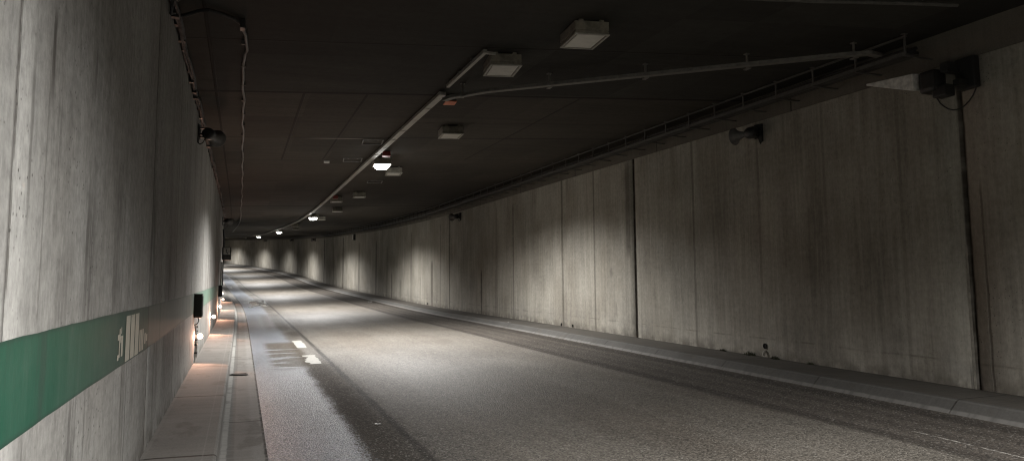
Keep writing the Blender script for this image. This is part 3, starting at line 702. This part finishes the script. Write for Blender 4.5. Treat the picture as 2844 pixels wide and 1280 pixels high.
bm = bmesh.new(); tube(bm, [W(13.45, LX+.02, h) for h in (-.80, -.9, -.98)], .012, 8); tube(bm, [W(13.72, LX+.022, h) for h in (-1.12, -1.25, -1.38)], .022, 8); tube(bm, [W(13.6, LX+.012, h) for h in (-.8, -1.1, -1.46)], .008, 6); child('pipe', bm, M_WHITE, cd)
bm = bmesh.new()
for h in (-.86, -.93, -1.08, -1.16, -1.30): bx(bm, W(13.58, LX+.02, h), (.05, .05, .03))
child('clip', bm, M_DARK, cd)
def guide(s):
    r = empty('guide_light', W(s, LX, -1.03), heading(s))
    bm = bmesh.new(); lathe(bm, [(.001, .07), (.04, .07), (.05, .05), (.052, .0), (.045, -.012)], 20); bmesh.ops.translate(bm, vec=(.075, 0, 0), verts=bm.verts); bx(bm, (.02, .03, 0), (.04, .05, .09), bev=.004); mesh_obj('housing', bm, M_DARK, r)
    bm = bmesh.new(); lathe(bm, [(.049, -.006), (.046, -.022), (.034, -.038), (.016, -.046), (.001, -.048)], 20); bmesh.ops.translate(bm, vec=(.075, 0, 0), verts=bm.verts); mesh_obj('lens', bm, M_GUIDE, r, True)
    return r
GL = D.lights.new('guide_glow', 'SPOT'); GL.energy = 42; GL.spot_size = radians(104); GL.spot_blend = .35; GL.color = (1, .52, .34); GL.shadow_soft_size = .03
GS = [(13.75, 'nearest glowing guide light low on the left wall, beneath the black box'), (20.45, 'second glowing guide light along the foot of the left wall'), (27.4, 'third glowing guide light along the foot of the left wall'),
      (34.2, 'fourth guide light along the left wall, close below a far black box'), (41.2, 'last and smallest visible guide light at the left wall bend')]
g0 = guide(GS[0][0])
for i, (s, lab) in enumerate(GS):
    o = g0 if i == 0 else copy_tree(g0); o.location = W(s, LX, -1.03); o.rotation_euler = (0, 0, heading(s)); tag(o, lab, 'light', 'guide lights along the left wall')
    lo = D.objects.new('glow', GL); C.objects.link(lo); lo.parent = o; lo.location = (.08, -.09, 0); lo.rotation_euler = (radians(-78), 0, radians(-2))
# telephone sign
t = empty('telephone_sign', W(30.2, LX, .9), heading(30.2)); tag(t, 'black telephone sign box sticking out from the left wall, with a handset symbol', 'sign')
bm = bmesh.new(); bx(bm, (.19, 0, 0), (.33, .10, .50), bev=.008); mesh_obj('case', bm, M_DARK, t)
bm = bmesh.new(); bx(bm, (.20, -.053, .09), (.24, .008, .27), bev=.002); pn = mesh_obj('sign_panel', bm, M_WHITE, t)
bm = bmesh.new()
tube(bm, [(.20+.075*cos(a)+.05, -.060, .105+.085*sin(a)) for a in [radians(140+10*k) for k in range(13)]], [.017, .020, .016, .012, .011, .011, .011, .011, .011, .012, .016, .020, .017], 8); mesh_obj('handset_symbol', bm, M_DARK, pn)
bm = bmesh.new(); bx(bm, (.20, -.053, -.15), (.24, .008, .13), bev=.002); mesh_obj('lower_panel', bm, M_GALVD, t)
bm = bmesh.new(); bx(bm, (.10, 0, -.29), (.04, .04, .08)); tube(bm, [(.08, .02, .24), (.08, .02, .6), (.05, .02, .95)], .03, 8); mesh_obj('bracket', bm, M_DARK, t)
pc = empty('conduit', W(28.3, LX, 0)); tag(pc, 'upright pale conduit at the edge of the left wall below the telephone sign', 'conduit')
bm = bmesh.new(); tube(bm, [W(28.3, LX+.05, h) for h in (-.30, .1, .55)], .03, 8); child('pipe', bm, M_WHITE, pc)
bm = bmesh.new(); tube(bm, [W(28.0, LX+.11, h) for h in (-.30, .1, .60)], .02, 8); child('cable', bm, M_CABLE, pc)

# ------------------------------------------------------------------ small things on the ground and wall foot
dg = empty('drain_grate', W(12.55, 0, -1.568), heading(12.5)); tag(dg, 'narrow metal drain slot across the left gutter', 'drain')
bm = bmesh.new()
for y in (-.10, .10): bx(bm, (.01, y, .006), (.26, .03, .012))
for x in (-.115, .135): bx(bm, (x, 0, .006), (.02, .17, .012))
mesh_obj('rim', bm, M_GALVD, dg); bm = bmesh.new(); bx(bm, (.01, 0, .003), (.225, .168, .004)); mesh_obj('slot', bm, M_HOLE, dg)
def drain(s, h, pipe, lab, sc=1):
    r = empty('drain_outlet', W(s, RX, h), heading(s)); tag(r, lab, 'drain')
    bm = bmesh.new(); lathe(bm, [(.001, 0), (.03*sc, 0), (.036*sc, .012), (.044*sc, .012), (.046*sc, 0)], 16); bmesh.ops.rotate(bm, cent=(0, 0, 0), matrix=Matrix.Rotation(pi/2, 3, 'Z'), verts=bm.verts); bmesh.ops.translate(bm, vec=(-.004, 0, 0), verts=bm.verts); mesh_obj('mouth', bm, M_HOLE, r)
    if pipe:
        bm = bmesh.new(); tube(bm, [(.0, 0, -.085), (-.03, 0, -.09), (-.045, 0, -.11), (-.048, 0, -.15)], .019, 10); mesh_obj('spout', bm, M_PALE, r)
drain(9.63, -1.09, True, 'dark round drain hole with a pale bent spout at the right wall foot')
drain(17.6, -1.225, False, 'left of two small dark drain holes at the lit right wall foot', .8)
drain(16.9, -1.22, False, 'right of two small dark drain holes at the lit right wall foot', .8)
drain(32.0, -1.19, False, 'small dark drain hole at the foot of the far lit stretch of wall')
def weed(s, l, r0, lab):
    bm = bmesh.new()
    for _ in range(90):
        a = random.random()*2*pi; rr = r0*random.random(); p = Vector((rr*cos(a)*.5, rr*sin(a)*1.6, 0)); hgt = r0*random.uniform(.2, .9)
        d = Vector((random.uniform(-.6, .6), random.uniform(-.6, .6), 1))*hgt; wv = Vector((random.uniform(-1, 1), random.uniform(-1, 1), 0))*.012
        bm.faces.new([bm.verts.new(p-wv), bm.verts.new(p+wv), bm.verts.new(p+d)])
    o = mesh_obj('weed_tuft', bm, M_WEED); o.location = W(s, l, -1.272); o.rotation_euler = (0, 0, heading(s)); tag(o, lab, 'weeds', 'dry weeds at the right wall foot')
weed(9.95, RX-.06, .09, 'dry weeds just left of the pale drain spout'); weed(9.35, RX-.06, .07, 'dry weeds just right of the pale drain spout'); weed(10.7, RX-.04, .05, 'sparse low weeds well left of the pale drain spout'); weed(8.6, RX-.05, .05, 'sparse low weeds well right of the pale drain spout')
def litter(s, l, z, sz, lab, n=5):
    bm = bmesh.new()
    for _ in range(n):
        c = Vector((random.uniform(-sz, sz), random.uniform(-sz, sz), 0)); k = random.uniform(.3, .7)*sz
        vs = [bm.verts.new(c+Vector((k*cos(a+random.uniform(-.4, .4)), k*sin(a), random.uniform(.004, .25*sz)))) for a in [2*pi*i/5 for i in range(5)]]
        ce_ = bm.verts.new(c+Vector((0, 0, random.uniform(.15, .4)*sz)))
        for i in range(5): bm.faces.new((vs[i], vs[(i+1) % 5], ce_))
    o = mesh_obj('litter_scrap', bm, M_WHITE); o.location = W(s, l, z); o.rotation_euler = (0, 0, 1); tag(o, lab, 'litter')
litter(7.75, 1.38, roadh(1.38)+.002, .032, 'white crumpled scraps lying on the dark band of the road', 4)
litter(38.5, 6.7, roadh(6.7)+.004, .16, 'pale scrap by the far right kerb', 3)
litter(19.5, 7.22, -1.27, .05, 'white scrap lying on the edge of the right kerb', 2)

# ------------------------------------------------------------------ world, camera, output
w = D.worlds.new('World'); SC.world = w; w.use_nodes = True
nt = w.node_tree; sky = nt.nodes.new('ShaderNodeTexSky'); sky.sky_type = 'NISHITA'; sky.sun_disc = False; sky.sun_elevation = radians(-6); sky.sun_rotation = radians(200)
nt.links.new(sky.outputs[0], nt.nodes['Background'].inputs[0]); nt.nodes['Background'].inputs[1].default_value = .05

yaw, pit, rol = radians(20.73311), radians(5.50838), radians(-.44898)
fw = Vector((sin(yaw)*cos(pit), cos(yaw)*cos(pit), sin(pit))); rt = Vector((cos(yaw), -sin(yaw), 0)); up = rt.cross(fw)
rt2 = rt*cos(rol)+up*sin(rol); up2 = up*cos(rol)-rt*sin(rol)
cam = D.cameras.new('camera'); co = D.objects.new('camera', cam); SC.collection.objects.link(co)
cam.sensor_width = 36; cam.lens = 36*2000/2844; cam.clip_end = 500; cam.clip_start = .05
M = Matrix((rt2, up2, -fw)).transposed().to_4x4(); M.translation = Vector((0, 0, Z0)); co.matrix_world = M
SC.camera = co
SC.view_settings.view_transform = 'Standard'; SC.view_settings.look = 'None'; SC.view_settings.exposure = .30; SC.view_settings.gamma = 1
cy = SC.cycles; cy.use_denoising = True; cy.max_bounces = 8; cy.diffuse_bounces = 6; cy.glossy_bounces = 3; cy.sample_clamp_indirect = 4; cy.caustics_reflective = False; cy.caustics_refractive = False
SC.render.engine = 'CYCLES'; cy.pixel_filter_type = 'BLACKMAN_HARRIS'; cy.filter_width = 1.15
